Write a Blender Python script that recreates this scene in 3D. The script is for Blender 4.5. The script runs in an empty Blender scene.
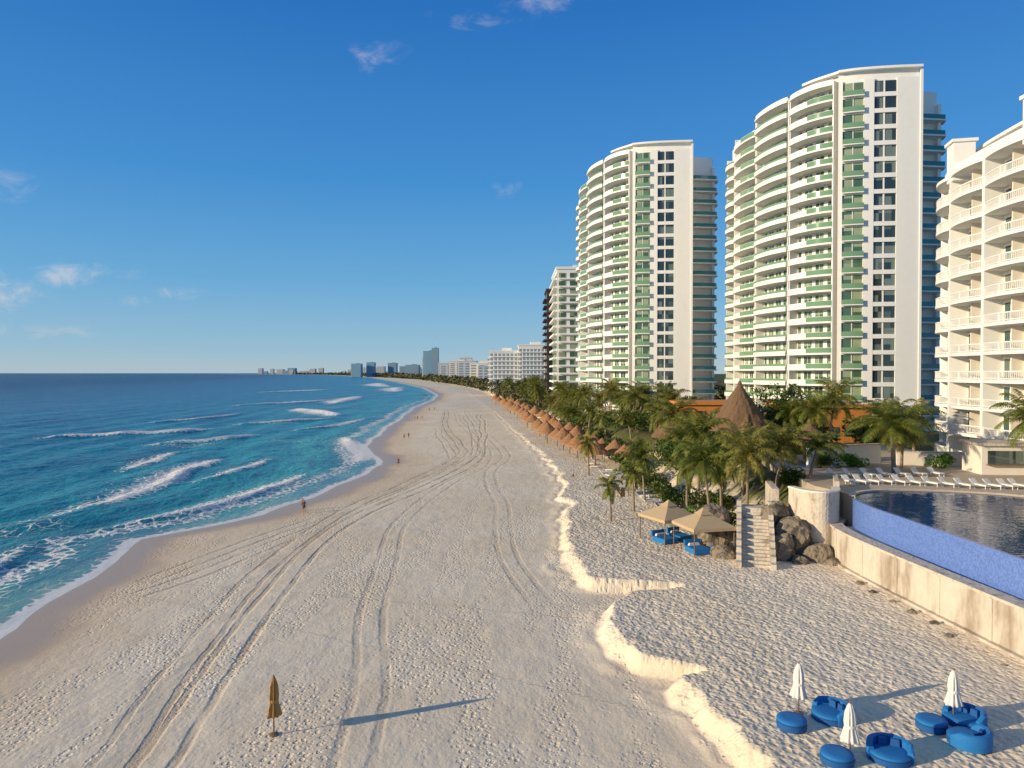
import bpy, bmesh, math, random
import numpy as np
from mathutils import Vector, Matrix
random.seed(7); np.random.seed(7)
R=math.radians
scene=bpy.context.scene
COL=scene.collection

# ---------------------------------------------------------------- camera
CAMZ=18.0
cam=bpy.data.cameras.new("camera"); camo=bpy.data.objects.new("camera",cam); COL.objects.link(camo)
cam.sensor_width=36; cam.lens=36*720/1024; cam.clip_start=0.5; cam.clip_end=120000
camo.location=(0,0,CAMZ); camo.rotation_euler=(R(90-0.875),0,0)
scene.camera=camo
scene.view_settings.view_transform='Standard'; scene.view_settings.look='None'
scene.view_settings.exposure=0; scene.view_settings.gamma=1

# ---------------------------------------------------------------- light
SUN_EL=R(14.5)
sdx,sdy=-0.94,-0.35
n_=math.hypot(sdx,sdy); sdx/=n_; sdy/=n_
SUN_AZ=math.atan2(sdx,sdy)%(2*math.pi)
sunv=Vector((sdx*math.cos(SUN_EL),sdy*math.cos(SUN_EL),math.sin(SUN_EL)))
sl=bpy.data.lights.new("sun","SUN"); so=bpy.data.objects.new("sun",sl); COL.objects.link(so)
sl.energy=5.0; sl.angle=R(0.5); sl.color=(1.0,0.82,0.55)
so.rotation_euler=(-sunv).to_track_quat('-Z','Y').to_euler(); so.location=(-60,-40,60)

# ---------------------------------------------------------------- node helpers
class NT:
    def __init__(s,nt): s.nt=nt; s.N=nt.nodes; s.L=nt.links
    def n(s,t,**kw):
        nd=s.N.new(t)
        for k,v in kw.items():
            setattr(nd,k,v)
        return nd
    def lk(s,a,b): s.L.new(a,b)
    def _set(s,inp,v):
        if hasattr(v,'is_output') or isinstance(v,bpy.types.NodeSocket): s.L.new(v,inp)
        else: inp.default_value=v
    def math(s,op,a,b=None,c=None,clamp=False):
        nd=s.N.new('ShaderNodeMath'); nd.operation=op; nd.use_clamp=clamp
        s._set(nd.inputs[0],a)
        if b is not None: s._set(nd.inputs[1],b)
        if c is not None: s._set(nd.inputs[2],c)
        return nd.outputs[0]
    def mix(s,f,a,b,mode='MIX'):
        nd=s.N.new('ShaderNodeMix'); nd.data_type='RGBA'; nd.blend_type=mode
        s._set(nd.inputs[0],f)
        for i,v in ((6,a),(7,b)):
            if isinstance(v,(tuple,list)): nd.inputs[i].default_value=(v[0],v[1],v[2],1)
            else: s.L.new(v,nd.inputs[i])
        return nd.outputs[2]
    def sstep(s,v,a,b,lo=0.0,hi=1.0):
        nd=s.N.new('ShaderNodeMapRange'); nd.interpolation_type='SMOOTHSTEP'
        s._set(nd.inputs[0],v); s._set(nd.inputs[1],a); s._set(nd.inputs[2],b); s._set(nd.inputs[3],lo); s._set(nd.inputs[4],hi)
        return nd.outputs[0]
    def noise(s,vec,scale,detail=3,rough=0.55,dist=0.0):
        nd=s.N.new('ShaderNodeTexNoise'); s.L.new(vec,nd.inputs['Vector'])
        nd.inputs['Scale'].default_value=scale; nd.inputs['Detail'].default_value=detail
        nd.inputs['Roughness'].default_value=rough; nd.inputs['Distortion'].default_value=dist
        return nd.outputs['Fac']
    def voro(s,vec,scale,feature='F1',rand=1.0,dim='3D'):
        nd=s.N.new('ShaderNodeTexVoronoi'); nd.voronoi_dimensions=dim; nd.feature=feature; s.L.new(vec,nd.inputs['Vector'])
        nd.inputs['Scale'].default_value=scale
        nd.inputs['Randomness'].default_value=rand
        return nd.outputs['Distance']
    def attr(s,name):
        nd=s.N.new('ShaderNodeAttribute'); nd.attribute_name=name; return nd.outputs['Fac']
    def bump(s,h,dist,strength=1.0,nrm=None):
        nd=s.N.new('ShaderNodeBump'); s._set(nd.inputs['Height'],h)
        nd.inputs['Distance'].default_value=dist; s._set(nd.inputs['Strength'],strength)
        if nrm is not None: s.L.new(nrm,nd.inputs['Normal'])
        return nd.outputs[0]
    def mapping(s,vec,scale=(1,1,1),rot=(0,0,0)):
        nd=s.N.new('ShaderNodeMapping'); s.L.new(vec,nd.inputs[0])
        nd.inputs['Scale'].default_value=scale; nd.inputs['Rotation'].default_value=rot
        return nd.outputs[0]

def newmat(name):
    m=bpy.data.materials.new(name); m.use_nodes=True
    t=NT(m.node_tree)
    b=[x for x in t.N if x.type=='BSDF_PRINCIPLED'][0]
    return m,t,b
def simple(name,c,rough=0.7,var=0.12,scale=1.5,bump=0.0,bscale=20,spec=0.5,metal=0.0,dark=None,dscale=0.3,dth=(0.55,0.75)):
    m,t,b=newmat(name)
    g=t.n('ShaderNodeNewGeometry').outputs['Position']
    n=t.noise(g,scale,3,0.6)
    f=t.math('MULTIPLY_ADD',n,2*var,1-var)
    cc=t.n('ShaderNodeRGB').outputs[0]; cc.default_value=(c[0],c[1],c[2],1)
    comb=t.n('ShaderNodeCombineColor'); 
    for i in range(3): t.lk(f,comb.inputs[i])
    col=t.mix(1.0,cc,comb.outputs[0],'MULTIPLY')
    if dark is not None:
        n2=t.noise(t.mapping(g,(1,1,0.35)),dscale,4,0.65)
        col=t.mix(t.sstep(n2,dth[0],dth[1]),col,dark)
    t.lk(col,b.inputs['Base Color'])
    b.inputs['Roughness'].default_value=rough; b.inputs['Metallic'].default_value=metal
    b.inputs['Specular IOR Level'].default_value=spec
    if bump>0:
        t.lk(t.bump(t.noise(g,bscale,2,0.6),bump),b.inputs['Normal'])
    return m

def glassmat(name,c1,c2,cell=(1.8,1.8,3.43),rough=0.06,p=0.6,off=0.0):
    m,t,b=newmat(name)
    g=t.n('ShaderNodeNewGeometry').outputs['Position']
    mp=t.mapping(g,(1/cell[0],1/cell[1],1/cell[2]))
    sn=t.n('ShaderNodeVectorMath',operation='FLOOR'); t.lk(mp,sn.inputs[0])
    wn=t.n('ShaderNodeTexWhiteNoise'); t.lk(sn.outputs[0],wn.inputs['Vector'])
    f=t.sstep(wn.outputs['Value'],p,p+0.35)
    col=t.mix(f,c1,c2)
    t.lk(col,b.inputs['Base Color'])
    b.inputs['Roughness'].default_value=rough
    b.inputs['Specular IOR Level'].default_value=0.8
    return m

M={}
M['white']=simple('white_render',(0.84,0.82,0.77),0.6,0.04,0.8,dark=(0.72,0.69,0.63),dscale=0.35,dth=(0.56,0.9))
M['cream']=simple('cream_render',(0.80,0.73,0.62),0.7,0.05,0.8,dark=(0.64,0.57,0.47),dscale=0.3,dth=(0.55,0.9))
M['glass_green']=glassmat('glass_green',(0.06,0.12,0.065),(0.30,0.36,0.22),p=.35)
M['glass_dark']=glassmat('glass_dark',(0.025,0.04,0.045),(0.16,0.20,0.17),p=.5)
M['glass_teal']=glassmat('glass_teal',(0.015,0.07,0.08),(0.05,0.16,0.16))
m,t,b=newmat('rail_glass'); b.inputs['Base Color'].default_value=(0.17,0.31,0.18,1); b.inputs['Roughness'].default_value=0.08; M['rail']=m
m,t,b=newmat('rail_glass_teal'); b.inputs['Base Color'].default_value=(0.05,0.22,0.23,1); b.inputs['Roughness'].default_value=0.08; M['rail_teal']=m
M['orange']=simple('orange_stucco',(0.62,0.24,0.05),0.85,0.12,1.2,dark=(0.4,0.15,0.04),dscale=0.6)
M['brown_dark']=simple('dark_brown_cladding',(0.06,0.03,0.025),0.6,0.2)
M['concrete']=simple('weathered_concrete',(0.62,0.55,0.45),0.9,0.14,1.0,0.05,3,dark=(0.32,0.25,0.18),dscale=0.5,dth=(0.44,0.72))
M['stone']=simple('pale_stone',(0.62,0.54,0.43),0.9,0.2,2.0,0.08,4,dark=(0.27,0.22,0.16),dscale=1.2,dth=(0.5,0.75))
M['rock']=simple('dark_rock',(0.26,0.21,0.15),0.95,0.35,1.5,0.25,2.5,dark=(0.06,0.05,0.04),dscale=1.0,dth=(0.45,0.65))
M['deck']=simple('deck_paving',(0.50,0.41,0.31),0.8,0.1,2.0,0.01,10)
M['thatch']=simple('palm_thatch',(0.21,0.125,0.065),0.95,0.45,7,0.12,14)
M['thatch_red']=simple('palm_thatch_red',(0.40,0.20,0.09),0.95,0.4,5,0.12,14)
M['wood']=simple('weathered_wood',(0.20,0.13,0.08),0.85,0.25,6)
M['canvas']=simple('tan_canvas',(0.52,0.38,0.22),0.9,0.1,3)
M['canvas_mustard']=simple('mustard_canvas',(0.40,0.22,0.07),0.9,0.2,5)
M['canvas_white']=simple('white_canvas',(0.75,0.72,0.66),0.9,0.06,5)
M['blue']=simple('blue_cushion',(0.010,0.17,0.46),0.75,0.2,9,0.01,60)
M['blue2']=simple('blue_weave',(0.008,0.09,0.29),0.8,0.25,30)
M['plastic']=simple('white_plastic',(0.72,0.70,0.66),0.5,0.05)
M['trunk']=simple('palm_trunk',(0.28,0.21,0.15),0.95,0.3,5,0.05,8)
def foliage(name,c1,c2,dry,tr_=0.25):
    m,t,b=newmat(name)
    g=t.n('ShaderNodeNewGeometry').outputs['Position']
    oi=t.n('ShaderNodeObjectInfo').outputs['Random']
    n=t.noise(g,0.9,2,0.6); n2=t.noise(g,4.0,1,0.6)
    col=t.mix(t.sstep(n,0.35,0.65),c1,c2)
    col=t.mix(t.sstep(t.math('ADD',n2,t.math('MULTIPLY',oi,0.14)),0.58,0.76),col,dry)
    t.lk(col,b.inputs['Base Color']); b.inputs['Roughness'].default_value=0.55
    b.inputs['Specular IOR Level'].default_value=0.25
    if tr_>0:
        tr=t.n('ShaderNodeBsdfTranslucent'); t.lk(col,tr.inputs['Color'])
        mx=t.n('ShaderNodeMixShader'); mx.inputs[0].default_value=tr_
        t.lk(b.outputs[0],mx.inputs[1]); t.lk(tr.outputs[0],mx.inputs[2])
        out=[x for x in t.N if x.type=='OUTPUT_MATERIAL'][0]; t.lk(mx.outputs[0],out.inputs[0])
    return m
M['frond']=foliage('palm_frond_leaf',(0.08,0.12,0.018),(0.17,0.20,0.034),(0.38,0.27,0.075))
M['leaf']=foliage('shrub_leaf',(0.04,0.09,0.015),(0.09,0.15,0.025),(0.16,0.15,0.03))
M['leaf_light']=foliage('hedge_leaf',(0.06,0.20,0.02),(0.11,0.28,0.03),(0.17,0.27,0.04))
M['leaf_far']=foliage('hazed_leaf',(0.065,0.08,0.03),(0.115,0.115,0.04),(0.19,0.14,0.06),0)  # lighter leaf tones, distance haze painted into the colour
M['skin']=simple('skin',(0.42,0.24,0.16),0.6,0.05)
M['hair']=simple('hair',(0.03,0.02,0.015),0.6,0.1)
M['shorts']=simple('dark_shorts',(0.03,0.04,0.09),0.9,0.1)
M['shirt_red']=simple('red_shirt',(0.22,0.05,0.04),0.9,0.1)
M['shirt_pale']=simple('pale_shirt',(0.35,0.3,0.25),0.9,0.1)
M['haze_white']=simple('hazed_white',(0.55,0.58,0.61),0.9,0.05,0.05)  # haze trio: air haze is painted into these paler, bluer base colours
M['haze_blue']=simple('hazed_blue_glass',(0.20,0.34,0.46),0.5,0.1,0.05)
M['haze_dark']=simple('hazed_window',(0.26,0.31,0.35),0.5,0.05,0.05)

# ---------------------------------------------------------------- mesh builder
class MB:
    def __init__(s): s.v=[]; s.f=[]; s.m=[]
    def add(s,vs,fs,mi=0):
        o=len(s.v); s.v.extend([tuple(p) for p in vs]); s.f.extend([tuple(i+o for i in f) for f in fs]); s.m.extend([mi]*len(fs))
    def box(s,c,d,rz=0,mi=0,top=None):
        hx,hy,hz=d[0]/2,d[1]/2,d[2]/2; ca,sa=math.cos(rz),math.sin(rz); vs=[]
        for z in (-hz,hz):
            k=1.0 if (z<0 or top is None) else top
            for x,y in ((-hx,-hy),(hx,-hy),(hx,hy),(-hx,hy)):
                x*=k;y*=k
                vs.append((c[0]+x*ca-y*sa,c[1]+x*sa+y*ca,c[2]+z))
        s.add(vs,[(0,3,2,1),(4,5,6,7),(0,1,5,4),(1,2,6,5),(2,3,7,6),(3,0,4,7)],mi)
    def seg(s,p0,p1,w,z0,z1,mi=0):
        c=((p0[0]+p1[0])/2,(p0[1]+p1[1])/2,(z0+z1)/2)
        s.box(c,(math.dist(p0,p1),w,z1-z0),math.atan2(p1[1]-p0[1],p1[0]-p0[0]),mi)
    def prism(s,poly,z0,z1,mi=0,mt=None):
        n=len(poly); vs=[(x,y,z0) for x,y in poly]+[(x,y,z1) for x,y in poly]
        s.add(vs,[tuple(range(n-1,-1,-1))]+[(i,(i+1)%n,n+(i+1)%n,n+i) for i in range(n)],mi)
        o=len(s.v)-2*n; s.f.append(tuple(o+n+i for i in range(n))); s.m.append(mi if mt is None else mt)
    def ribbon(s,a,b,z0,z1,mi=0):
        n=len(a); vs=[]
        for p,q in zip(a,b): vs+=[(p[0],p[1],z0),(q[0],q[1],z0),(q[0],q[1],z1),(p[0],p[1],z1)]
        fs=[(0,1,2,3),tuple(4*(n-1)+k for k in (3,2,1,0))]
        for i in range(n-1):
            for k in range(4):
                fs.append((4*i+k,4*(i+1)+k,4*(i+1)+(k+1)%4,4*i+(k+1)%4))
        s.add(vs,fs,mi)
    def lathe(s,prof,n=16,c=(0,0,0),mi=0,rf=None,ph=0.0):
        vs=[];fs=[]
        for j,(r,z) in enumerate(prof):
            for i in range(n):
                a=2*math.pi*i/n+ph; rr=r*(rf(i,j) if rf else 1)
                vs.append((c[0]+rr*math.cos(a),c[1]+rr*math.sin(a),c[2]+z))
        for j in range(len(prof)-1):
            for i in range(n): fs.append((j*n+i,j*n+(i+1)%n,(j+1)*n+(i+1)%n,(j+1)*n+i))
        fs.append(tuple(range(n-1,-1,-1))); fs.append(tuple((len(prof)-1)*n+i for i in range(n)))
        s.add(vs,fs,mi)
    def tube(s,pts,rs,n=8,mi=0):
        vs=[];fs=[]
        for j,p in enumerate(pts):
            a=Vector(pts[max(j-1,0)]); b=Vector(pts[min(j+1,len(pts)-1)]); d=(b-a).normalized()
            u=d.orthogonal().normalized() if abs(d.z)<0.9 else Vector((1,0,0)); u=(u-d*u.dot(d)).normalized(); w=d.cross(u)
            for i in range(n):
                t_=2*math.pi*i/n; q=Vector(p)+(u*math.cos(t_)+w*math.sin(t_))*rs[j]; vs.append(tuple(q))
        for j in range(len(pts)-1):
            for i in range(n): fs.append((j*n+i,j*n+(i+1)%n,(j+1)*n+(i+1)%n,(j+1)*n+i))
        fs.append(tuple(range(n-1,-1,-1))); fs.append(tuple((len(pts)-1)*n+i for i in range(n)))
        s.add(vs,fs,mi)
    def mesh(s,name,mats,smooth=False):
        me=bpy.data.meshes.new(name); me.from_pydata(s.v,[],s.f)
        for mm in mats: me.materials.append(mm)
        me.polygons.foreach_set('material_index',s.m)
        if smooth: me.polygons.foreach_set('use_smooth',[True]*len(s.f))
        me.update(); return me
class Asset:
    def __init__(s,name): s.name=name; s.parts={}; s.meshes=None
    def __getitem__(s,k):
        if k not in s.parts: s.parts[k]=MB()
        return s.parts[k]
    def place(s,loc=(0,0,0),rz=0,sc=1.0):
        if s.meshes is None:
            s.meshes=[(p,MBo.mesh(s.name+'_'+p,[M[mt]],smooth=(p in SMOOTH))) for (p,mt),MBo in s.parts.items()]
        e=bpy.data.objects.new(s.name,None); e.empty_display_size=0.5; COL.objects.link(e)
        e.location=loc; e.rotation_euler=(0,0,rz)
        e.scale=(sc,sc,sc) if not isinstance(sc,tuple) else sc
        for p,me in s.meshes:
            o=bpy.data.objects.new(p,me); COL.objects.link(o); o.parent=e
        return e
SMOOTH={'canopy_cloth','seat_cushion','trunk','pole'}
def single(name,mb,mats,loc=(0,0,0),rz=0,sc=1,smooth=False):
    me=mb.mesh(name,mats,smooth) if isinstance(mb,MB) else mb
    o=bpy.data.objects.new(name,me); COL.objects.link(o); o.location=loc; o.rotation_euler=(0,0,rz)
    o.scale=(sc,sc,sc) if not isinstance(sc,tuple) else sc
    return o
def catmull(P,n):
    P=[np.array(p,float) for p in P]; Q=[2*P[0]-P[1]]+P+[2*P[-1]-P[-2]]; out=[]
    for i in range(1,len(Q)-2):
        for k in range(20):
            t_=k/20; p0,p1,p2,p3=Q[i-1:i+3]
            out.append(0.5*((2*p1)+(-p0+p2)*t_+(2*p0-5*p1+4*p2-p3)*t_*t_+(-p0+3*p1-3*p2+p3)*t_**3))
    out.append(P[-1]); out=np.array(out)
    L=np.concatenate([[0],np.cumsum(np.linalg.norm(np.diff(out,axis=0),axis=1))]); u=np.linspace(0,L[-1],n)
    return np.stack([np.interp(u,L,out[:,0]),np.interp(u,L,out[:,1])],1),L[-1]
def normals(P):
    d=np.gradient(P,axis=0); d/=np.linalg.norm(d,axis=1)[:,None]; return np.stack([d[:,1],-d[:,0]],1)

# ---------------------------------------------------------------- terrain functions
shY=[-40,30,50.4,59,67.5,77.6,83.6,91.3,102,119,141,155,168,193,227,288,370,480,589,864,1364,2592,4320,7000,10000,15000,60000]
shX=[-33,-33,-34.5,-36.5,-38.6,-40.5,-36.5,-31.5,-28.6,-26.5,-26.2,-29,-33,-37.6,-40,-44,-50,-52,-60,-104,-212,-493,-972,-1800,-3300,-6000,-6000]
scY=[-40,32.8,37,38.4,39.3,40,41.2,43.5,46,49,51.5,53.5,54.8,55.8,56.6,58,61,64,67,71,76,82.5,90,98,108,121,140,158,180,209,308,480,762,1800,3000,4320,7000,10000,15000,60000]
scX=[11,10.2,8.3,8.2,10.6,9.6,7.2,6.0,5.7,6.0,6.2,8.0,11.8,11.3,6.5,5.2,4.6,4.4,5.0,5.1,5.5,5.7,6.9,6.4,7.6,7.2,6.4,5,3.2,0.9,-7.3,-24.7,-50,-245,-580,-945,-1770,-3260,-5950,-5950]
vgY=[-40,35,60,62,66,75,95,126,149,183,260,453,644,874,1800,3000,4320,7000,10000,15000,60000]
vgX=[33,33,32,30.5,26.5,23,22.3,21.5,18,14.7,10,-7.5,-26,-57,-222,-550,-920,-1740,-3220,-5900,-5900]
def fsh(y): return np.interp(y,shY,shX)+0.5*np.sin(y*0.31)*np.exp(-np.abs(y)/400)+0.9*np.sin(y*0.093+1)*np.exp(-np.abs(y)/400)
def fsc(y): return np.interp(y,scY,scX)
def fscb(y): return np.interp(y,[-40,33,46,60,82,121,158,209,308,480,762,1800,3000,4320,7000,10000,15000,60000],[10.5,9.5,6.2,5,5.7,7.2,5,0.9,-7.3,-24.7,-50,-245,-580,-945,-1770,-3260,-5950,-5950])
def fvg(y): return np.interp(y,vgY,vgX)
def hsh(ix,iy,seed):
    n=(ix.astype(np.int64)*374761393+iy.astype(np.int64)*668265263+seed*1274126177)&0x7fffffff
    n=((n^(n>>13))*1103515245)&0x7fffffff; n=(n^(n>>16))&0xffff
    return n/65535.0
def vn(x,y,seed=0):
    ix=np.floor(x);iy=np.floor(y);fx=x-ix;fy=y-iy;fx=fx*fx*(3-2*fx);fy=fy*fy*(3-2*fy)
    a=hsh(ix,iy,seed);b_=hsh(ix+1,iy,seed);c=hsh(ix,iy+1,seed);d=hsh(ix+1,iy+1,seed)
    return (a*(1-fx)+b_*fx)*(1-fy)+(c*(1-fx)+d*fx)*fy
def fbm(x,y,o=4,seed=0):
    r=0;a=0.5
    for i in range(o): r=r+a*vn(x*2**i,y*2**i,seed+i); a*=0.5
    return r
def sst(x,a,b):
    t_=np.clip((x-a)/(b-a),0,1); return t_*t_*(3-2*t_)
def height(X,Y):
    X=np.asarray(X,float);Y=np.asarray(Y,float)
    s=X-fsh(Y)
    z=np.where(s>0,0.75*(1-np.exp(-np.maximum(s,0)/11)),s*0.07)
    near=np.exp(-np.maximum(Y-100,0)/300)
    z=z+near*sst(s,6,14)*(0.14*(fbm(X*0.12,Y*0.12,3,5)-0.45)+0.07*(fbm(X*0.8,Y*0.5,3,9)-0.45))
    w=((fbm(X*0.3,Y*0.3,3,21)-0.45)*3.0+(fbm(X*1.2,Y*1.2,2,24)-0.4)*0.35)*np.exp(-np.maximum(Y-150,0)/250)
    q=X-fsc(Y)+w
    wd=0.5+2.4*fbm(X*0.10,Y*0.18,2,29)**1.5
    up=sst(q,-0.3,wd)
    sh_=0.95*np.exp(-np.maximum(Y-55,0)/90)+0.04
    z=z+up*sh_*(1+0.10*np.exp(-np.maximum(q,0)/1.2))
    z=z+0.28*np.exp(-((q+0.6)/0.8)**2)*near*fbm(X*0.7,Y*0.7,3,33)
    z=z+up*near*(0.22*(fbm(X*0.22,Y*0.22,3,41)-0.45)+0.16*(fbm(X*1.3,Y*1.3,3,47)-0.45))
    v=X-fvg(Y)+(fbm(X*0.1,Y*0.1,3,55)-0.45)*3*near
    z=z+sst(v,0,9)*(4.2*np.exp(-np.maximum(Y-300,0)/500)+0.5)
    return z,s,q,v
def H(x,y): return float(height(np.array([x]),np.array([y]))[0][0])

rows=[]; y=-35.0
while y<60000:
    rows.append(y)
    y+= 1.0 if y<20 else (max(0.25,0.0042*y) if y<420 else 0.014*y)
rows=np.array(rows)
def gridmesh(name,X,Y,Z,attrs,mat):
    nr,nc=X.shape; co=np.stack([X,Y,Z],-1).reshape(-1,3).astype(np.float32)
    me=bpy.data.meshes.new(name); me.vertices.add(nr*nc); me.vertices.foreach_set('co',co.ravel())
    i=np.arange((nr-1)*(nc-1)); r=i//(nc-1); c=i%(nc-1); a=r*nc+c
    q=np.stack([a,a+1,a+nc+1,a+nc],1).astype(np.int32)
    me.loops.add(q.size); me.loops.foreach_set('vertex_index',q.ravel())
    me.polygons.add(len(q)); me.polygons.foreach_set('loop_start',np.arange(len(q),dtype=np.int32)*4)
    me.polygons.foreach_set('loop_total',np.full(len(q),4,dtype=np.int32))
    me.polygons.foreach_set('use_smooth',np.ones(len(q),bool))
    me.update(calc_edges=True); me.validate()
    for k,v in attrs.items():
        at=me.attributes.new(k,'FLOAT','POINT'); at.data.foreach_set('value',v.ravel().astype(np.float32))
    me.materials.append(mat); o=bpy.data.objects.new(name,me); COL.objects.link(o); return o
def polydist(X,Y,P):
    best=np.full(X.shape,1e9); sgn=np.zeros(X.shape); par=np.zeros(X.shape)
    for i,((x0,y0),(x1,y1)) in enumerate(zip(P[:-1],P[1:])):
        dx,dy=x1-x0,y1-y0; L2=dx*dx+dy*dy
        t_=np.clip(((X-x0)*dx+(Y-y0)*dy)/L2,0,1); ex=X-x0-t_*dx; ey=Y-y0-t_*dy
        d=np.hypot(ex,ey); sd=(dx*ey-dy*ex)
        k=d<best; best=np.where(k,d,best); sgn=np.where(k,np.sign(sd),sgn); par=np.where(k,(i+t_)/(len(P)-1),par)
    return best,best*sgn,par

# ---- beach / land
keysN=[(None,0),(14,0),(130,0),(85,0),(60,0),(26,0),(40,0)]
Yg=rows
ksh=fsh(Yg); ksc=fscb(Yg); kvg=fvg(Yg)
K=np.stack([ksh-14,ksh,ksc-3.5,ksc+8,kvg+2,kvg+34,kvg+9000],1)
K=np.maximum.accumulate(K+np.arange(7)*0.01,axis=1)
cols=[]
for i,(n,_) in enumerate(keysN[1:]):
    t_=np.linspace(0,1,n,endpoint=(i==5))
    if i==5: t_=t_**4
    cols.append(K[:,i:i+1]+(K[:,i+1:i+2]-K[:,i:i+1])*t_[None,:])
X=np.concatenate(cols,1); Y=np.repeat(Yg[:,None],X.shape[1],1)
Z,S,Q,V=height(X,Y)
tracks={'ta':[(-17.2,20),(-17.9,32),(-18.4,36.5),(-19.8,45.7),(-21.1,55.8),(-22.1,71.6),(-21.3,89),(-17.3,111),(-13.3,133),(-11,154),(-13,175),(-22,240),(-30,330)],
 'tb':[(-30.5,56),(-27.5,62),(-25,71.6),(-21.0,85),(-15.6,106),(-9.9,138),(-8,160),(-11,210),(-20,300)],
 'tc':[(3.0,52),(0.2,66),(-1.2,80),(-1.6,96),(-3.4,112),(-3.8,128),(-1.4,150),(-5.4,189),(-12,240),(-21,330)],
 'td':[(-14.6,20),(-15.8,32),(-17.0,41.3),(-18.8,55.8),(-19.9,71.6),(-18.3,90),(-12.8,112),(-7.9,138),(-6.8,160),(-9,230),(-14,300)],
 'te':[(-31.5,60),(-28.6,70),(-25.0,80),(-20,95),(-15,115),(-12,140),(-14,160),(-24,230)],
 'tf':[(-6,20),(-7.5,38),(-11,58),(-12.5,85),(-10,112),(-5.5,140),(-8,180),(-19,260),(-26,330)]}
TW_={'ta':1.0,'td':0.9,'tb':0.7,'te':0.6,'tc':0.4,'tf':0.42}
at={'wet':S,'up':Q,'veg':V}
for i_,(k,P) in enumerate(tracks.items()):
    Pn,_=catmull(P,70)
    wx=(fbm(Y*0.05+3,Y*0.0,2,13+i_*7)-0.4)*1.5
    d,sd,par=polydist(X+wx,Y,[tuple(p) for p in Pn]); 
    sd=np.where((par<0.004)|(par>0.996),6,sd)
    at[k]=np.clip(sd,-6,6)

m,t,b=newmat('beach_sand')
g=t.n('ShaderNodeNewGeometry').outputs['Position']
wet=t.attr('wet'); upq=t.attr('up'); veg=t.attr('veg')
nbig=t.noise(g,0.06,3,0.6); nmid=t.noise(g,0.5,4,0.6); nfine=t.noise(g,6,3,0.65)
dry=t.mix(t.sstep(nbig,0.35,0.65),(0.83,0.685,0.495),(0.88,0.755,0.575))
dry=t.mix(t.math('MULTIPLY',t.sstep(nmid,0.48,0.7),0.35),dry,(0.73,0.58,0.41))
upm=t.sstep(upq,0.1,0.6)
wj=t.math('ADD',wet,t.math('MULTIPLY_ADD',nbig,7.0,-3.5)); wj=t.math('ADD',wj,t.math('MULTIPLY_ADD',nmid,1.6,-0.8))
wetm=t.sstep(wj,2.0,6.5,1,0)
damp=t.sstep(wj,5,14,1,0)
col=t.mix(t.math('MULTIPLY',damp,0.5),dry,(0.68,0.50,0.32))
col=t.mix(wetm,col,(0.52,0.37,0.235))
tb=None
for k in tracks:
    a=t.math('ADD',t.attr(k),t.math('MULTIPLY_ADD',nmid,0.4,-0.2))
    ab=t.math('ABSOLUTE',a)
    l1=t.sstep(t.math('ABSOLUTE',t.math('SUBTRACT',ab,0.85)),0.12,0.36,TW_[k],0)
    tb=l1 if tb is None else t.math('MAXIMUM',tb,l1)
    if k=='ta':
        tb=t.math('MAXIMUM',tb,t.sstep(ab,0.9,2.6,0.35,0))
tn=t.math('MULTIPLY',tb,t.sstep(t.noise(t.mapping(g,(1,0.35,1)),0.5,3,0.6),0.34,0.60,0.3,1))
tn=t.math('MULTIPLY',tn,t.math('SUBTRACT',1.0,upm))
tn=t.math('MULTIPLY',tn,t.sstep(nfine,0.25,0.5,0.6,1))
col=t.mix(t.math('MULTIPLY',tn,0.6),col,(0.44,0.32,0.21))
sv=t.sstep(t.math('ADD',veg,t.math('MULTIPLY_ADD',nmid,5,-2.5)),1.5,6)
col=t.mix(sv,col,t.mix(t.sstep(nmid,0.4,0.6),(0.13,0.11,0.06),(0.09,0.12,0.03)))
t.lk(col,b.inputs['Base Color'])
rg=t.math('MULTIPLY_ADD',wetm,-0.6,0.95); t.lk(rg,b.inputs['Roughness'])
t.lk(t.math('MULTIPLY_ADD',wetm,0.4,0.1),b.inputs['Specular IOR Level'])
v1=t.voro(t.mapping(g,(1,0.8,0.2)),1.9,dim='2D'); v2=t.voro(g,3.4,dim='2D')
pits=t.math('ADD',t.sstep(v1,0.05,0.5,0,1),t.math('MULTIPLY',t.sstep(v2,0.05,0.45,0,1),0.6))
hup=t.math('ADD',t.math('MULTIPLY',pits,0.055),t.math('MULTIPLY',nfine,0.035))
band=t.sstep(t.noise(t.mapping(g,(0.35,0.06,1)),1.0,2,0.6),0.47,0.60)
fp=t.math('MULTIPLY',t.math('ADD',t.sstep(v1,0.10,0.26,-1,0),t.sstep(v2,0.12,0.3,-.4,0)),t.math('MULTIPLY_ADD',band,0.85,0.12))
hlo=t.math('ADD',t.math('MULTIPLY',fp,0.05),t.math('MULTIPLY',t.noise(t.mapping(g,(1,.5,1)),1.1,4,0.6),0.075))
hlo=t.math('ADD',hlo,t.math('MULTIPLY',nfine,0.012))
hh=t.n('ShaderNodeMix',data_type='FLOAT'); t.lk(upm,hh.inputs[0]); t.lk(hlo,hh.inputs[2]); t.lk(hup,hh.inputs[3])
tread=t.math('MULTIPLY',tn,-0.07)
ht=t.math('ADD',hh.outputs[0],tread)
t.lk(t.bump(ht,1.0,t.math('MULTIPLY_ADD',wetm,-0.85,1.0)),b.inputs['Normal'])
M['sand']=m
gridmesh('beach_ground',X,Y,Z,at,m)

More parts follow.
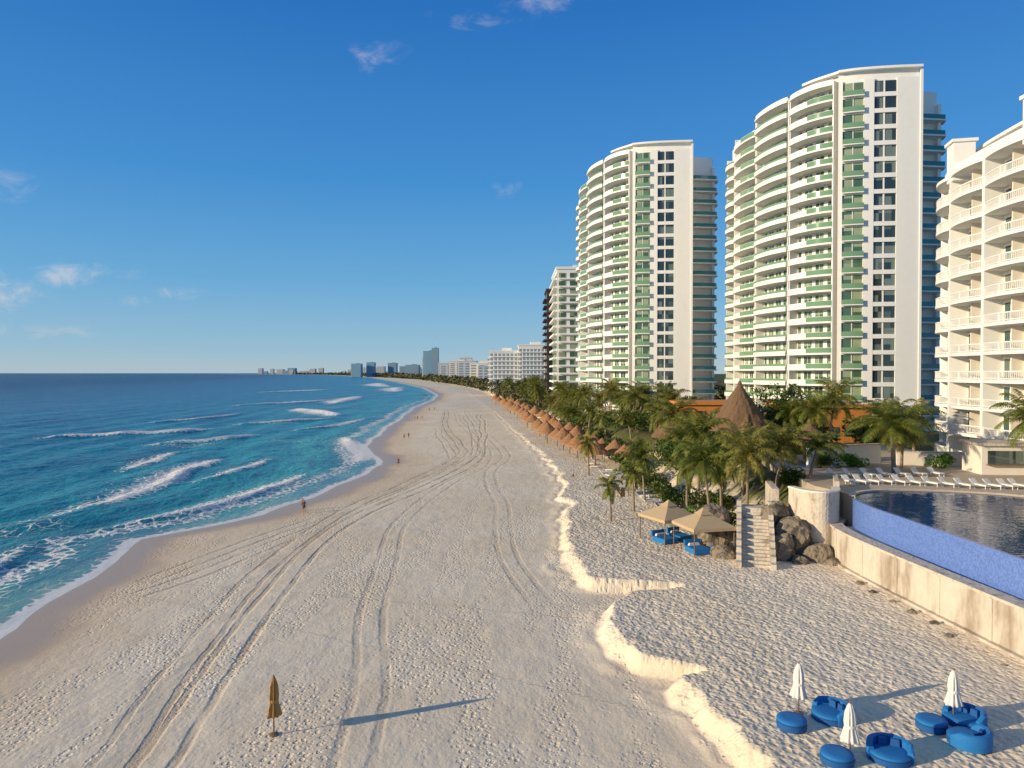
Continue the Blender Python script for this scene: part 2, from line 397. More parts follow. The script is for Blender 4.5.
# ---- sea
s0=np.concatenate([np.linspace(-7,0,12,endpoint=False),np.linspace(0,160,300,endpoint=False),160*np.geomspace(1,420,90)])
Yw=rows
X=fsh(Yw)[:,None]-s0[None,:]; Y=np.repeat(Yw[:,None],len(s0),1); S=np.repeat(s0[None,:],len(Yw),0)
foam=np.zeros(X.shape); crest=np.zeros(X.shape)
breakers=[([(-57,92),(-55.5,102),(-56.5,112),(-58.6,127),(-61.5,150)],2.6,1.1),
 ([(-128,201),(-117,208),(-106,215),(-95,229)],4.2,1.25),
 ([(-88,182),(-80,190),(-73,206)],3.6,1.2),
 ([(-47,200),(-39,182),(-33,162),(-31,144)],2.8,1.2),
 ([(-231,680),(-215,705),(-197,765)],10,1.2),([(-103,425),(-108,470),(-114,545)],7,1.2),
 ([(-106,356),(-90,335),(-72,302)],5.0,1.15),([(-150,400),(-128,440),(-120,480)],6,1.0),
 ([(-140,900),(-128,800),(-110,700)],10,1.2),([(-230,1250),(-190,1050),(-160,950)],14,1.2),
 ([(-47,82),(-40,95),(-37,112),(-36,126)],1.9,0.95),([(-43,36),(-44,50),(-47,64),(-50,74)],1.3,0.9),
 ([(-94,252),(-84,264),(-72,282)],3.6,1.05),([(-72,134),(-74,150),(-76,164)],2.2,0.9),([(-66,226),(-59,250),(-57,280)],2.8,1.0),([(-75,76),(-74,84),(-76,96)],1.6,0.75),([(-52,118),(-49,134),(-50,150)],1.7,.85),([(-130,260),(-120,290),(-118,320)],3.2,.9),([(-62,60),(-60,68),(-62,78)],1.1,.65)]
wob=(fbm(X*0.06,Y*0.06,3,71)-0.45)*5; wob2=(fbm(X*0.3,Y*0.3,2,72)-0.4)*2
for P,w,a in breakers:
    Pn,_=catmull(P,24); d,sd,par=polydist(X+wob*min(1,w/3),Y+wob2,[tuple(p) for p in Pn])
    off=np.interp(Y,sorted([p[1] for p in P]),[p[0] for p in sorted(P,key=lambda q:q[1])])
    left=(X+wob*min(1,w/3))<off
    tp_=0.35+0.65*np.sin(np.pi*np.clip(par,0.02,.98))**0.6
    f=np.where(left,np.exp(-(d/(w*1.3))**2)*0.9+0.5*np.exp(-(d/(w*3.8))**2),np.exp(-(d/(w*0.7))**2)*1.1)*tp_
    foam=np.maximum(foam,f*a); crest=np.maximum(crest,tp_*np.exp(-(d/(w*0.6))**2)*min(a,1)*0.5*min(2.0,w/2.2))
edge=fbm(X*0.0+Y*0.05,Y*0.2,3,91)
wash=np.exp(-((S-0.5)/0.7)**2)*0.95+0.56*np.exp(-((S-5-5*edge)/1.9)**2)+0.42*np.exp(-np.maximum(S-1,0)/10)
wash*= (0.75+0.5*edge)
foam=np.maximum(foam,wash*np.exp(-np.maximum(Y-300,0)/900)); foam=np.maximum(foam,0.85*np.exp(-(S/ (1.2+Y*0.007))**2))
caps=sst(fbm(X*0.035,Y*0.05,3,83),0.54,0.70)*np.exp(-np.maximum(S-40,0)/160)*0.48*sst(S,8,20)
foam=np.maximum(foam,caps)
fade=np.exp(-np.maximum(Y-150,0)/250)*sst(S,1,14)
ph=S*2*np.pi/13+5*fbm(X*0.03,Y*0.02,3,61)
Z=fade*(0.22*np.sin(ph)+0.55*(fbm(X*0.22,Y*0.13,4,63)-0.47)+0.24*(fbm(X*0.9,Y*0.6,3,65)-0.47))+crest*sst(S,2,8)
Z+=0.03*(fbm(X*0.5,Y*0.5,3,77)-0.4)
m,t,b=newmat('sea_water')
g=t.n('ShaderNodeNewGeometry').outputs['Position']
dep=t.attr('dep'); fo=t.attr('foam')
nb2=t.noise(t.mapping(g,(1,0.45,1)),0.05,4,0.65); nb3=t.noise(t.mapping(g,(1,0.6,1)),0.35,4,0.65)
dj=t.math('MULTIPLY',dep,t.math('MULTIPLY_ADD',nb2,1.4,0.3))
ramp=t.n('ShaderNodeValToRGB'); 
lg=t.math('LOGARITHM',t.math('ADD',t.math('MAXIMUM',dj,0.0),1.0),10.0)
t.lk(t.math('DIVIDE',lg,4.0),ramp.inputs[0])
cr=ramp.color_ramp; cr.elements[0].position=0.0; cr.elements[0].color=(0.50,0.42,0.29,1)
cr.elements[1].position=1.0; cr.elements[1].color=(0.0004,0.012,0.065,1)
for p,c in ((0.13,(0.24,0.42,0.32)),(0.24,(0.08,0.38,0.34)),(0.36,(0.018,0.31,0.33)),(0.46,(0.007,0.24,0.31)),(0.55,(0.003,0.155,0.27)),(0.62,(0.002,0.08,0.20)),(0.68,(0.0006,0.030,0.115))):
    e=cr.elements.new(p); e.color=(*c,1)
col=t.mix(t.math('MULTIPLY',t.sstep(nb2,0.46,0.62),0.5),ramp.outputs[0],(0.001,0.055,0.16))
col=t.mix(t.math('MULTIPLY',t.sstep(nb3,0.48,0.66),t.sstep(dep,60,350,0.5,0.03)),col,(0.02,0.33,0.36))
col=t.mix(t.math('MULTIPLY',t.sstep(nb3,0.46,0.32),t.sstep(dep,3,12,0,0.5)),col,(0.001,0.045,0.11))
fw=t.noise(g,0.9,4,0.7,0.6); lace=t.voro(t.mapping(g,(1,0.8,1)),0.8,'DISTANCE_TO_EDGE',dim='2D')
th=t.math('ADD',t.math('MULTIPLY',fw,0.7),t.math('MULTIPLY',t.sstep(lace,0.0,0.28),0.35))
th=t.math('ADD',th,t.math('MULTIPLY_ADD',nb3,0.6,-0.28))
fm=t.sstep(t.math('SUBTRACT',fo,th),-0.08,0.22)
col=t.mix(fm,col,(0.82,0.80,0.76))
t.lk(col,b.inputs['Base Color'])
t.lk(t.math('MULTIPLY_ADD',fm,0.6,0.25),b.inputs['Roughness'])
t.lk(t.sstep(dep,60,600,0.20,0.03),b.inputs['Specular IOR Level'])
w1=t.noise(t.mapping(g,(1,0.5,1)),0.8,4,0.65,0.3)
hh=t.math('ADD',t.math('MULTIPLY',w1,0.6),t.math('MULTIPLY',nb2,2.2))
hh=t.math('ADD',hh,t.math('MULTIPLY',fm,0.12))
cd=t.sstep(dep,0,12,0.12,1.0)
t.lk(t.bump(hh,1.0,cd),b.inputs['Normal'])
gridmesh('sea_water',X,Y,Z,{'dep':S,'foam':foam},m)

# ---------------------------------------------------------------- world
SKYS=0.13
w=bpy.data.worlds.new("World"); scene.world=w; w.use_nodes=True
t=NT(w.node_tree); bg=[x for x in t.N if x.type=='BACKGROUND'][0]
sky=t.n('ShaderNodeTexSky',sky_type='NISHITA'); sky.sun_disc=False
sky.sun_elevation=SUN_EL; sky.sun_rotation=SUN_AZ; sky.altitude=0; sky.air_density=1.0; sky.dust_density=0.3; sky.ozone_density=3.5
tc=t.n('ShaderNodeTexCoord').outputs['Generated']
sep=t.n('ShaderNodeSeparateXYZ'); t.lk(tc,sep.inputs[0])
gr=t.n('ShaderNodeValToRGB'); t.lk(sep.outputs[2],gr.inputs[0])
c_=gr.color_ramp; c_.elements[0].position=0.0; c_.elements[0].color=(0.42,0.56,0.66,1); c_.elements[1].position=1.0; c_.elements[1].color=(0.09,0.17,0.33,1)
for p,c in ((0.035,(0.28,0.50,0.69)),(0.12,(0.13,0.40,0.70)),(0.25,(0.046,0.28,0.67)),(0.45,(0.012,0.165,0.55)),(0.6,(0.05,0.16,0.42))):
    e=c_.elements.new(p); e.color=(*c,1)
grs=t.n('ShaderNodeVectorMath',operation='SCALE'); t.lk(gr.outputs[0],grs.inputs[0]); grs.inputs['Scale'].default_value=1/SKYS
yy=t.math('MAXIMUM',sep.outputs[1],0.05)
u=t.math('DIVIDE',sep.outputs[0],yy); v=t.math('DIVIDE',sep.outputs[2],yy)
cx=t.n('ShaderNodeCombineXYZ'); t.lk(u,cx.inputs[0]); t.lk(v,cx.inputs[1])
nz=t.noise(t.mapping(cx.outputs[0],(1,1.8,1)),17,5,0.68,0.5)
tot=None
for cu,cv,a,bb,st in ((-.607,.138,.075,.018,.75),(-.70,.112,.05,.03,.7),(-.461,.112,.05,.012,.65),(-.66,.06,.10,.018,.5),(-.04,.482,.08,.02,.45),(.055,.51,.06,.022,.5),(-.18,.437,.06,.03,.45),(-.017,.256,.028,.016,.5),(-.70,.26,.05,.03,.45),(-.52,.1,.04,.012,.5)):
    du=t.math('DIVIDE',t.math('SUBTRACT',u,cu),a); dv=t.math('DIVIDE',t.math('SUBTRACT',v,cv),bb)
    r=t.math('SQRT',t.math('ADD',t.math('MULTIPLY',du,du),t.math('MULTIPLY',dv,dv)))
    mk=t.math('MULTIPLY',t.sstep(r,0,1.8,1,0),st)
    tot=mk if tot is None else t.math('MAXIMUM',tot,mk)
cl=t.math('MULTIPLY',t.sstep(t.math('ADD',t.math('MULTIPLY',tot,0.55),nz),0.64,1.22),t.math('MINIMUM',t.math('MULTIPLY',tot,2.0),1.0))
base=t.mix(0.82,sky.outputs[0],grs.outputs[0])
skc=t.mix(t.math('MULTIPLY',cl,0.8),base,(6.0,5.5,5.3))
t.lk(skc,bg.inputs[0]); bg.inputs[1].default_value=SKYS

# ---------------------------------------------------------------- residential towers
def build_tower(name):
    A=Asset(name); O=np.array([70.0,165.0])
    Lp,LL=catmull([np.array(p)-O for p in [(59.0,198),(58.8,187),(60.0,175),(62.2,165),(65.2,158)  ,(69,153)]],91)
    Fp,FL=catmull([np.array(p)-O for p in [(69,153),(73,151.6),(79,150.5),(84.8,149.9)]],41)
    nL=normals(Lp); nF=normals(Fp)
    zb=8.9; fh=3.36; nf=21; top=zb+fh*nf
    core=[tuple(p) for p in (Lp-nL*2.2)]+[tuple(p) for p in (Fp-nF*0.45)]+[tuple(np.array(p)-O) for p in [(84.4,157),(93,158.6),(93,182),(86,200),(61,200)]]
    A[('walls','white')].prism(core,5.0,top)
    bays=[(0,14),(15,40),(41,66),(67,88)]
    for bi,(a,c) in enumerate(bays):
        idx=np.arange(a,c+1); u_=(idx-a)/(c-a)
        bul=(0.4+0.8*np.sin(np.pi*u_)**0.7) if bi!=2 else (0.7+0.7*np.sin(np.pi*u_)**0.6)
        inn=Lp[idx]-nL[idx]*2.15; out=Lp[idx]+nL[idx]*bul[:,None]
        wo=Lp[idx]-nL[idx]*2.05
        for k in range(nf+1):
            z=zb+fh*k
            if bi==0 and k>nf-2: continue
            if bi==1 and k>nf-1: continue
            A[('balcony_slabs','white')].ribbon(inn,out,z-0.38,z)
            if k==nf: 
                continue
            o2=out-nL[idx]*0.16
            if bi in (0,2):
                A[('parapets','white')].ribbon(o2,out+nL[idx]*0.01,z+0.002,z+0.6)
                A[('glass_railings','rail')].ribbon(o2+nL[idx]*0.06,o2+nL[idx]*0.09,z+0.61,z+1.1)
            else:
                h=len(idx)//2
                A[('parapets','white')].ribbon(o2[:h+1],(out+nL[idx]*0.01)[:h+1],z+0.002,z+0.95)
                A[('glass_railings','rail')].ribbon((o2+nL[idx]*0.06)[h:],(o2+nL[idx]*0.09)[h:],z+0.03,z+1.05)
                A[('handrails','white')].ribbon((o2+nL[idx]*0.04)[h:],(o2+nL[idx]*0.11)[h:],z+1.055,z+1.11)
            A[('windows','glass_green')].ribbon(wo[1:-1]-nL[idx][1:-1]*0.06,wo[1:-1],z+0.05,z+2.65)
            for j in range(1,len(idx)-1,3):
                p=wo[j]+nL[idx[j]]*0.02; an=math.atan2(nL[idx[j]][1],nL[idx[j]][0])
                A[('mullions','white')].box((p[0],p[1],z+1.35),(0.16,0.09 if j%2 else 0.9,2.64),an)
        for e in (a,c):
            p0=Lp[e]-nL[e]*2.2; p1=Lp[e]+nL[e]*(0.1 if e!=88 else .3)
            A[('fins','white')].seg(p0,p1,0.28,6,top+(0.6 if bi>1 else -3.5 if bi==0 else -.3))
        if bi>1: A[('roof_parapet','white')].ribbon(out-nL[idx]*0.5,out-nL[idx]*0.3,top+0.002,top+0.9)
    so=Fp; si=Fp-nF*0.44
    wins=[(2,12,'rail'),(17,28,None)]
    solids=[(0,2),(12,17),(28,40)]
    for a,c in solids:
        A[('front_wall','white')].ribbon(si[a:c+1],so[a:c+1],6,top)
    for a,c,rl in wins:
        for k in range(nf):
            z=zb+fh*k
            A[('spandrels','white')].ribbon(si[a:c+1],(so-nF*0.03)[a:c+1],z-0.45,z+(0.45 if rl is None else 0.02))
            A[('front_windows','glass_dark' if rl is None else 'glass_green')].ribbon((si+nF*0.03)[a:c+1],(si+nF*0.10)[a:c+1],z+0.3,z+fh-0.46)
            for j in (a+(c-a)//2,):
                p=si[j]+nF[j]*0.15; an=math.atan2(nF[j][1],nF[j][0])
                A[('mullions','white')].box((p[0],p[1],z+1.6),(0.1,0.3 if rl is None else .14,2.6),an)
            if rl: 
                A[('balcony_slabs','white')].ribbon((so-nF*0.02)[a:c+1],(so+nF*0.7)[a:c+1],z-0.2,z)
                A[('glass_railings','rail')].ribbon((so+nF*0.62)[a:c+1],(so+nF*0.66)[a:c+1],z+0.003,z+1.05)
    p=Fp[40]; A[('fins','white')].seg(p-nF[40]*0.2,p+nF[40]*.15,0.5,6,top+1.5)
    wx0,wx1,wy=84.9-O[0],93.6-O[0],157.2-O[1]
    for k in range(nf-1):
        z=zb+fh*k
        pts=np.array([(wx0+0.3,wy+0.2),(wx0+0.3,wy-1.4),(wx0+2.5,wy-2.0),(wx1,wy-1.2),(wx1+0.8,wy+1.0),(wx1+0.8,wy+16)])
        inn=np.array([(wx0+0.4,wy+0.3),(wx0+0.6,wy+0.4),(wx0+2.5,wy+0.6),(wx1-1,wy+1.0),(wx1-0.7,wy+2.0),(wx1-0.7,wy+16)])
        A[('balcony_slabs','white')].ribbon(inn,pts,z-0.32,z)
        cc=np.array([(wx0+4,wy+6)]); sh=lambda P,q: P+(cc-P)*q
        A[('glass_railings','rail_teal')].ribbon(sh(pts,0.03),sh(pts,0.02),z+0.003,z+1.0)
        A[('wing_windows','glass_teal')].box((wx0+4.2,wy+0.95,z+1.4),(7.4,0.3,2.7),R(12))
    A[('wing_pier','white')].box((wx0+1.3,wy-0.1,(top-3+6)/2),(0.9,1.4,top-3-6))
    A[('wing_pier','white')].box((wx1-.6,wy+0.9,(top-3+6)/2),(0.7,1.4,top-3-6))
    cap=[tuple(p) for p in (Lp+nL*0.3)[74:]]+[tuple(p) for p in (Fp+nF*0.7)]+[tuple(np.array(p)-O) for p in [(86,162),(75,168)]]
    A[('roof_cap','white')].prism(cap,top+1.7,top+2.2)
    cap2=[tuple(p) for p in (Lp-nL*1.2)[76:]]+[tuple(p) for p in (Fp-nF*0.5)]+[tuple(np.array(p)-O) for p in [(84.2,161),(76,166)]]
    A[('penthouse','white')].prism(cap2,top+0.003,top+1.7)
    A[('penthouse_block','white')].box((2,14,top+1.0),(9,14,2.0))
    A[('roof_tank','cream')].box((-3,24,top+0.7),(5,6,1.4))
    pod=[tuple(p) for p in (Lp+nL*3)[::6]]+[tuple(p) for p in (Fp+nF*3)[::6]]+[tuple(np.array(p)-O) for p in [(97,156),(97,203),(56,203)]]
    A[('podium','cream')].prism(pod,3,7.5)
    return A,O
TW,O=build_tower('apartment_tower')
TW.place((70,165,0))
TW.place((70-35.7,165+48,0),R(1.0))

# ---------------------------------------------------------------- curved resort hotel
def build_hotel():
    A=Asset('curved_hotel'); 
    P,L=catmull([(70,108.5),(64.5,106.5),(60.8,102),(58.8,96),(57.8,88),(57.2,78),(57,65),(57.5,45)],241)
    N=normals(P); z0=7.0; fh=3.4; nf=11; top=z0+fh*nf
    core=[tuple(p) for p in (P-N*2.0)[::4]]+[(85,45),(85,108)]
    A[('walls','cream')].prism(core,2,top)
    step=L/240
    nb=int(4.4/step)
    for k in range(nf+1):
        z=z0+fh*k
        ph=(np.arange(241)%(nb*2))/(nb*2)
        bul=0.1+0.75*np.sin(np.pi*ph)**0.6
        out=P+N*bul[:,None]
        A[('balcony_slabs','white')].ribbon(P-N*2.05,out,z-0.42,z)
        if k==nf: continue
        A[('balustrade_rail','white')].ribbon(out-N*0.16,out-N*0.02,z+0.92,z+1.05)
        A[('balustrade_rail','white')].ribbon(out-N*0.14,out-N*0.04,z+0.10,z+0.20)
        for j in range(0,241,1):
            q=out[j]-N[j]*0.09; an=math.atan2(N[j][1],N[j][0])
            big=(j%nb==0)
            A[('balusters','white')].box((q[0],q[1],z+0.52),(0.07,0.3 if big else 0.07,0.95 if not big else 1.06),an)
        for j in range(nb//2,241-nb//2,nb):
            q=P[j]-N[j]*1.98; an=math.atan2(N[j][1],N[j][0])
            A[('windows','glass_teal' if (j//nb+k)%3 else 'glass_dark')].box((q[0],q[1],z+1.25),(0.10,2.5,2.4),an)
            A[('window_frames','white')].box((q[0]+N[j][0]*0.06,q[1]+N[j][1]*0.06,z+1.25),(0.08,0.12,2.4),an)
            A[('window_frames','white')].box((q[0]+N[j][0]*0.05,q[1]+N[j][1]*0.05,z+2.58),(0.2,2.9,0.2),an)
    for j in range(0,241,nb*2):
        p0=P[j]-N[j]*2.1; p1=P[j]+N[j]*0.28
        A[('pilasters','white')].seg(p0,p1,0.55,2,top+1.0)
        if j%(nb*4)==0:
            q=P[j]-N[j]*1.0; an=math.atan2(N[j][1],N[j][0])
            A[('roof_pylons','white')].box((q[0],q[1],top+1.6),(2.6,2.4,5.0),an)
            A[('roof_pylons','white')].box((q[0],q[1],top+4.3),(3.1,2.9,0.4),an)
    for j in range(nb,241-nb,nb*2):
        p0=P[j]-N[j]*2.1; p1=P[j]-N[j]*0.6
        A[('dividers','cream')].seg(p0,p1,0.2,z0,top)
    A[('roof_parapet','white')].ribbon(P-N*0.6,P-N*0.25,top+0.003,top+1.3)
    A[('penthouse','cream')].prism([tuple(p) for p in (P-N*4)[30:][::6]]+[(80,50),(80,104)],top+0.003,top+3.4)
    A[('penthouse_cornice','white')].prism([tuple(p) for p in (P-N*3.4)[28:][::6]]+[(80.5,49),(80.5,105)],top+3.4,top+3.8)
    for j in range(40,235,16):
        q=P[j]-N[j]*3.97; an=math.atan2(N[j][1],N[j][0])
        A[('penthouse_windows','glass_dark')].box((q[0],q[1],top+1.7),(0.1,1.6,2.0),an)
    return A
build_hotel().place()

# ---------------------------------------------------------------- mid-distance buildings
def slab_building(name,x0,x1,y0,y1,zb,zt,fh,wall,glass,bal=True,nbx=None,plant=True):
    A=Asset(name); W=x1-x0; D=y1-y0
    A[('walls',wall)].box((0,0,(zb+zt)/2),(W,D,zt-zb))
    nf=int((zt-zb-1)/fh); nb_=nbx or max(2,int(W/3.6)); nd=max(2,int(D/3.8))
    for k in range(nf):
        z=zb+1+k*fh
        for i in range(nb_):
            x=-W/2+W*(i+0.5)/nb_
            A[('windows',glass)].box((x,-D/2-0.02,z+fh*0.42),(W/nb_*0.66,0.12,fh*0.6))
        for i in range(nd):
            yy_=-D/2+D*(i+0.5)/nd
            A[('windows',glass)].box((-W/2-0.02,yy_,z+fh*0.42),(0.12,D/nd*0.7,fh*0.6))
        if bal:
            A[('balcony_slabs',wall)].box((-W/2-0.7,0,z-0.1),(1.38,D*0.96,0.45+0.3))
            A[('balcony_slabs',wall)].box((0,-D/2-0.45,z-0.1),(W*0.9,0.88,0.6))
    A[('roof_parapet',wall)].box((0,0,zt+0.25 if not plant else zt+.5),(W+0.8,D+0.8,.5 if not plant else 1.0))
    if plant: A[('roof_plant_room',wall)].box((W*0.1,0,zt+2.2),(W*0.35,D*0.3,2.4))
    A.place(((x0+x1)/2,(y0+y1)/2,0))
slab_building('white_apartment_block',18.2,36,292,325,4,60,3.2,'white','glass_green')
slab_building('brown_apartment_block',16.6,23,342,362,4,57,3.2,'brown_dark','glass_dark')
slab_building('white_resort_hotel',-17,4.5,545,580,3,34,3.3,'white','haze_dark',nbx=7)
slab_building('white_resort_hotel',5,27,540,585,3,38.5,3.3,'white','haze_dark',nbx=8)
slab_building('orange_villa',28.5,40,122,132,3.5,12.6,2.6,'orange','glass_dark',False,5,False)
slab_building('orange_villa',47.5,60,120,134,3.5,12.2,2.6,'orange','glass_dark',False,5,False)
def far_tower(xp,yp,w_,top,wall,gl='haze_dark',d_=None):
    slab_building('distant_hotel',xp-w_/2,xp+w_/2,yp,yp+(d_ or w_),1,top,max(3.4,(top)/14),wall,gl,False,max(3,int(w_/12)))
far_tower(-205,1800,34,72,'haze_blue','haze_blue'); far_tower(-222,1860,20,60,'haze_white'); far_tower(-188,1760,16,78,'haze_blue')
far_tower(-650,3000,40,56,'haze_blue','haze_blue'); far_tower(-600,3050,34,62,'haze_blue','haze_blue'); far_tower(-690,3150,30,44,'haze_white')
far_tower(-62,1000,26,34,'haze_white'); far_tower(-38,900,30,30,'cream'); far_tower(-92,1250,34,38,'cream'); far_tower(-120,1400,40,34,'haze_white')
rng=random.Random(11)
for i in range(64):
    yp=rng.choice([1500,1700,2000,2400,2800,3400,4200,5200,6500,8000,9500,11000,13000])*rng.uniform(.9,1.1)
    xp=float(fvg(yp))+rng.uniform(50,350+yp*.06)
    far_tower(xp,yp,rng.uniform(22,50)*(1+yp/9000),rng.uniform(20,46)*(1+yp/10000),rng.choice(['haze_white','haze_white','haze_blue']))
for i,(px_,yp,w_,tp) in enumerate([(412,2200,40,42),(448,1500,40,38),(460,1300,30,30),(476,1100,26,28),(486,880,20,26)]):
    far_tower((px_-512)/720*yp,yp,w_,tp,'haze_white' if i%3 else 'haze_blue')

# ---------------------------------------------------------------- foliage masses
def leafclump(mb,c,r,n,size,mi=0,rng=random):
    for _ in range(n):
        while True:
            d=Vector((rng.uniform(-1,1),rng.uniform(-1,1),rng.uniform(-1,1)))
            if 0.05<d.length<1: break
        d=d.normalized()*(d.length**0.4)
        p=Vector((c[0]+d.x*r[0],c[1]+d.y*r[1],c[2]+d.z*r[2]))
        a=Vector((rng.gauss(0,1),rng.gauss(0,1),rng.gauss(0,1)+0.5)).normalized(); q=a.orthogonal().normalized(); w_=a.cross(q)
        th=rng.uniform(0,6.28); e1=q*math.cos(th)+w_*math.sin(th); e2=a.cross(e1)
        s_=size*rng.uniform(0.6,1.3)
        mb.add([p-e1*s_-e2*s_*0.1,p-e2*s_*0.45,p+e1*s_,p+e2*s_*0.45],[(0,1,2,3)],mi)
def bush(name,loc,r,n,size,mat,lobes=7):
    mb=MB(); rng=random.Random(int(abs(loc[0]*37+loc[1]*101)))
    for i in range(lobes):
        a=rng.uniform(0,6.28); k=rng.uniform(0.2,0.75)
        leafclump(mb,(math.cos(a)*r[0]*k,math.sin(a)*r[1]*k,r[2]*rng.uniform(0.35,0.9)),(r[0]*rng.uniform(.3,.5),r[1]*rng.uniform(.3,.5),r[2]*rng.uniform(.3,.5)),n//lobes,size,0,rng)
    for i in range(4): 
        a=i*1.6; mb.tube([(0,0,-0.3),(math.cos(a)*r[0]*0.3,math.sin(a)*r[1]*0.3,r[2]*0.6)],[0.08,0.03],5,1)
    return single(name,mb,[M[mat],M['trunk']],loc)
mb=MB(); rng=random.Random(3)
yy_=235.0
while yy_<9000:
    vx=float(fvg(yy_))
    for j in range(9):
        ox=3+(j**1.5)*(3.5+yy_*0.006)+rng.uniform(0,4); x=vx+ox
        if yy_<300 and 14<x<60: continue
        hgt=rng.uniform(3,7.5)*(1+min(yy_,2500)/2500*0.8); rr=rng.uniform(2,4.5)*(1+yy_/700)
        leafclump(mb,(x,yy_+rng.uniform(-3,3)*yy_*0.01,3.3+hgt*0.5),(rr,rr,hgt*0.6),max(16,70-int(yy_/60)),0.45+yy_*0.0022,0,rng)
    yy_*=1.022
single('distant_trees',mb,[M['leaf_far']])

# ---------------------------------------------------------------- palms
def palm_mesh(seed,hgt,nfr,flen,lean,droop=1.0):
    rng=random.Random(seed); mb=MB(); la=rng.uniform(0,6.28)
    pts=[];rs=[]
    for i in range(13):
        u_=i/12; o=lean*u_**1.8; pts.append((math.cos(la)*o,math.sin(la)*o,hgt*u_-0.4*(1-u_))); rs.append(0.22-0.10*u_+(0.08 if i==0 else 0)+0.012*(i%2))
    mb.tube(pts,rs,9,1); top=Vector(pts[-1])
    for i in range(5):
        a=rng.uniform(0,6.28); c=top+Vector((math.cos(a)*.22,math.sin(a)*.22,-.2))
        mb.lathe([(0.02,-.14),(.12,-.06),(.13,.04),(.02,.13)],6,tuple(c),2)
    for i in range(nfr):
        az=i*2.399+rng.uniform(-.25,.25); q=i/nfr
        el=R(78-105*q+rng.uniform(-8,8)); L=flen*rng.uniform(.82,1.08)*(0.8+0.35*math.sin(math.pi*min(1,q+.15)))
        p=top.copy(); n=15; ds=L/n; pr=[]; hd=Vector((math.cos(az),math.sin(az),0)); side=Vector((-hd.y,hd.x,0))
        curl=rng.uniform(.075,.125)*droop
        for k in range(n+1):
            pr.append((p.copy(),el)); d=hd*math.cos(el)+Vector((0,0,math.sin(el)))
            p=p+d*ds; el-=curl*(0.5+1.1*k/n); el=max(el,R(-88))
        mb.tube([tuple(x[0]) for x in pr[::3]],[0.035,0.028,0.022,0.016,0.01,0.006],4,0)
        tw=rng.uniform(-.4,.4)
        for k in range(2,n*2):
            f=k/2; k0=int(f); fr=f-k0
            if k0>=n: continue
            b_=pr[k0][0].lerp(pr[k0+1][0],fr); e=pr[k0][1]; d=hd*math.cos(e)+Vector((0,0,math.sin(e))); up=side.cross(d)
            if up.z<0: up=-up
            tt=f/n; ll=flen*0.27*math.sin(math.pi*min(1,0.15+tt*0.83))**0.6*rng.uniform(.8,1.1)
            for sg in (-1,1):
                dr=(side*sg*1.0+d*0.75+up*(0.15+tw*sg*0.4)+Vector((0,0,-0.35-rng.uniform(0,.35)))).normalized()
                wv=d*0.06
                mid=b_+dr*ll*0.55; tip=b_+dr*ll+Vector((0,0,-ll*0.25))
                mb.add([b_-wv*0.5,b_+wv*0.5,mid+wv*0.9,tip,mid-wv*0.9],[(0,1,2,4),(4,2,3)],0)
    me=mb.mesh('palm_tree',[M['frond'],M['trunk'],M['thatch']]); return me
PM=[palm_mesh(1,6.0,30,4.4,0.5),palm_mesh(2,7.0,28,4.0,1.2,1.1),palm_mesh(3,5.0,26,3.8,0.8),palm_mesh(4,4.0,18,3.0,0.3,1.2),palm_mesh(5,7.5,28,4.2,1.6)]
def palm(x,y,ztop,kind=None,rz=None,crown=1.0,zb=None):
    z=zb if zb is not None else H(x,y); base=[6.0,7.0,5.0,4.0,7.5]
    if kind is None: kind=random.randrange(5)
    hh=max(1.5,ztop-z); kz=hh/base[kind]
    single('palm_tree',PM[kind],None,(x,y,z-0.1),rz if rz is not None else random.uniform(0,6.28),(crown,crown,max(0.6,min(1.5,kz))))
DECK=7.0
palm(42.0,79,12.5,0,1.0,1.25,DECK-0.4); palm(45.5,84,11.0,2,3.0,0.95,DECK-0.4); palm(43,98,14.5,1,0.3,0.9)
palm(55.2,76,13.2,2,2.2,1.0,DECK-0.4); palm(52,93,12,3,0.1,1.0); palm(48.5,90,12.2,2,1.1,.9); palm(38.5,95,13.2,4,1.9,.9)
for x,y,zt in [(21.0,76,8.6),(24.2,74,9.8),(27.8,76,10.6),(23.6,81,10.4),(20.0,82,8.4),(30.4,80,9.6),(22.6,87,9.9),(31.0,75,10.6),(27.0,84,9.4)]:
    palm(x,y,zt,None,None,random.uniform(.78,1.02))
palm(11.0,80,5.4,3,0.5,0.62); palm(14.6,86,5.8,3,2,0.7); palm(17.0,92,7.2,2,2,0.75); palm(12.6,118,6.4,3,1,0.8)
for i in range(46):
    y_=random.uniform(95,235); x_=float(fvg(y_))+random.uniform(2.5,17)
    if x_>18 and y_>195: x_=random.uniform(13,21)
    if 29<x_<37 and y_<125: continue
    palm(x_,y_,H(x_,y_)+random.uniform(3.2,8.0),None,None,random.uniform(.75,1.12))
for i in range(34):
    y_=random.uniform(200,520); x_=float(fvg(y_))+random.uniform(4,24)
    if 280<y_<370 and x_>13: x_=float(fvg(y_))+3
    palm(x_,y_,H(x_,y_)+random.uniform(6,10),None,None,random.uniform(.9,1.25))
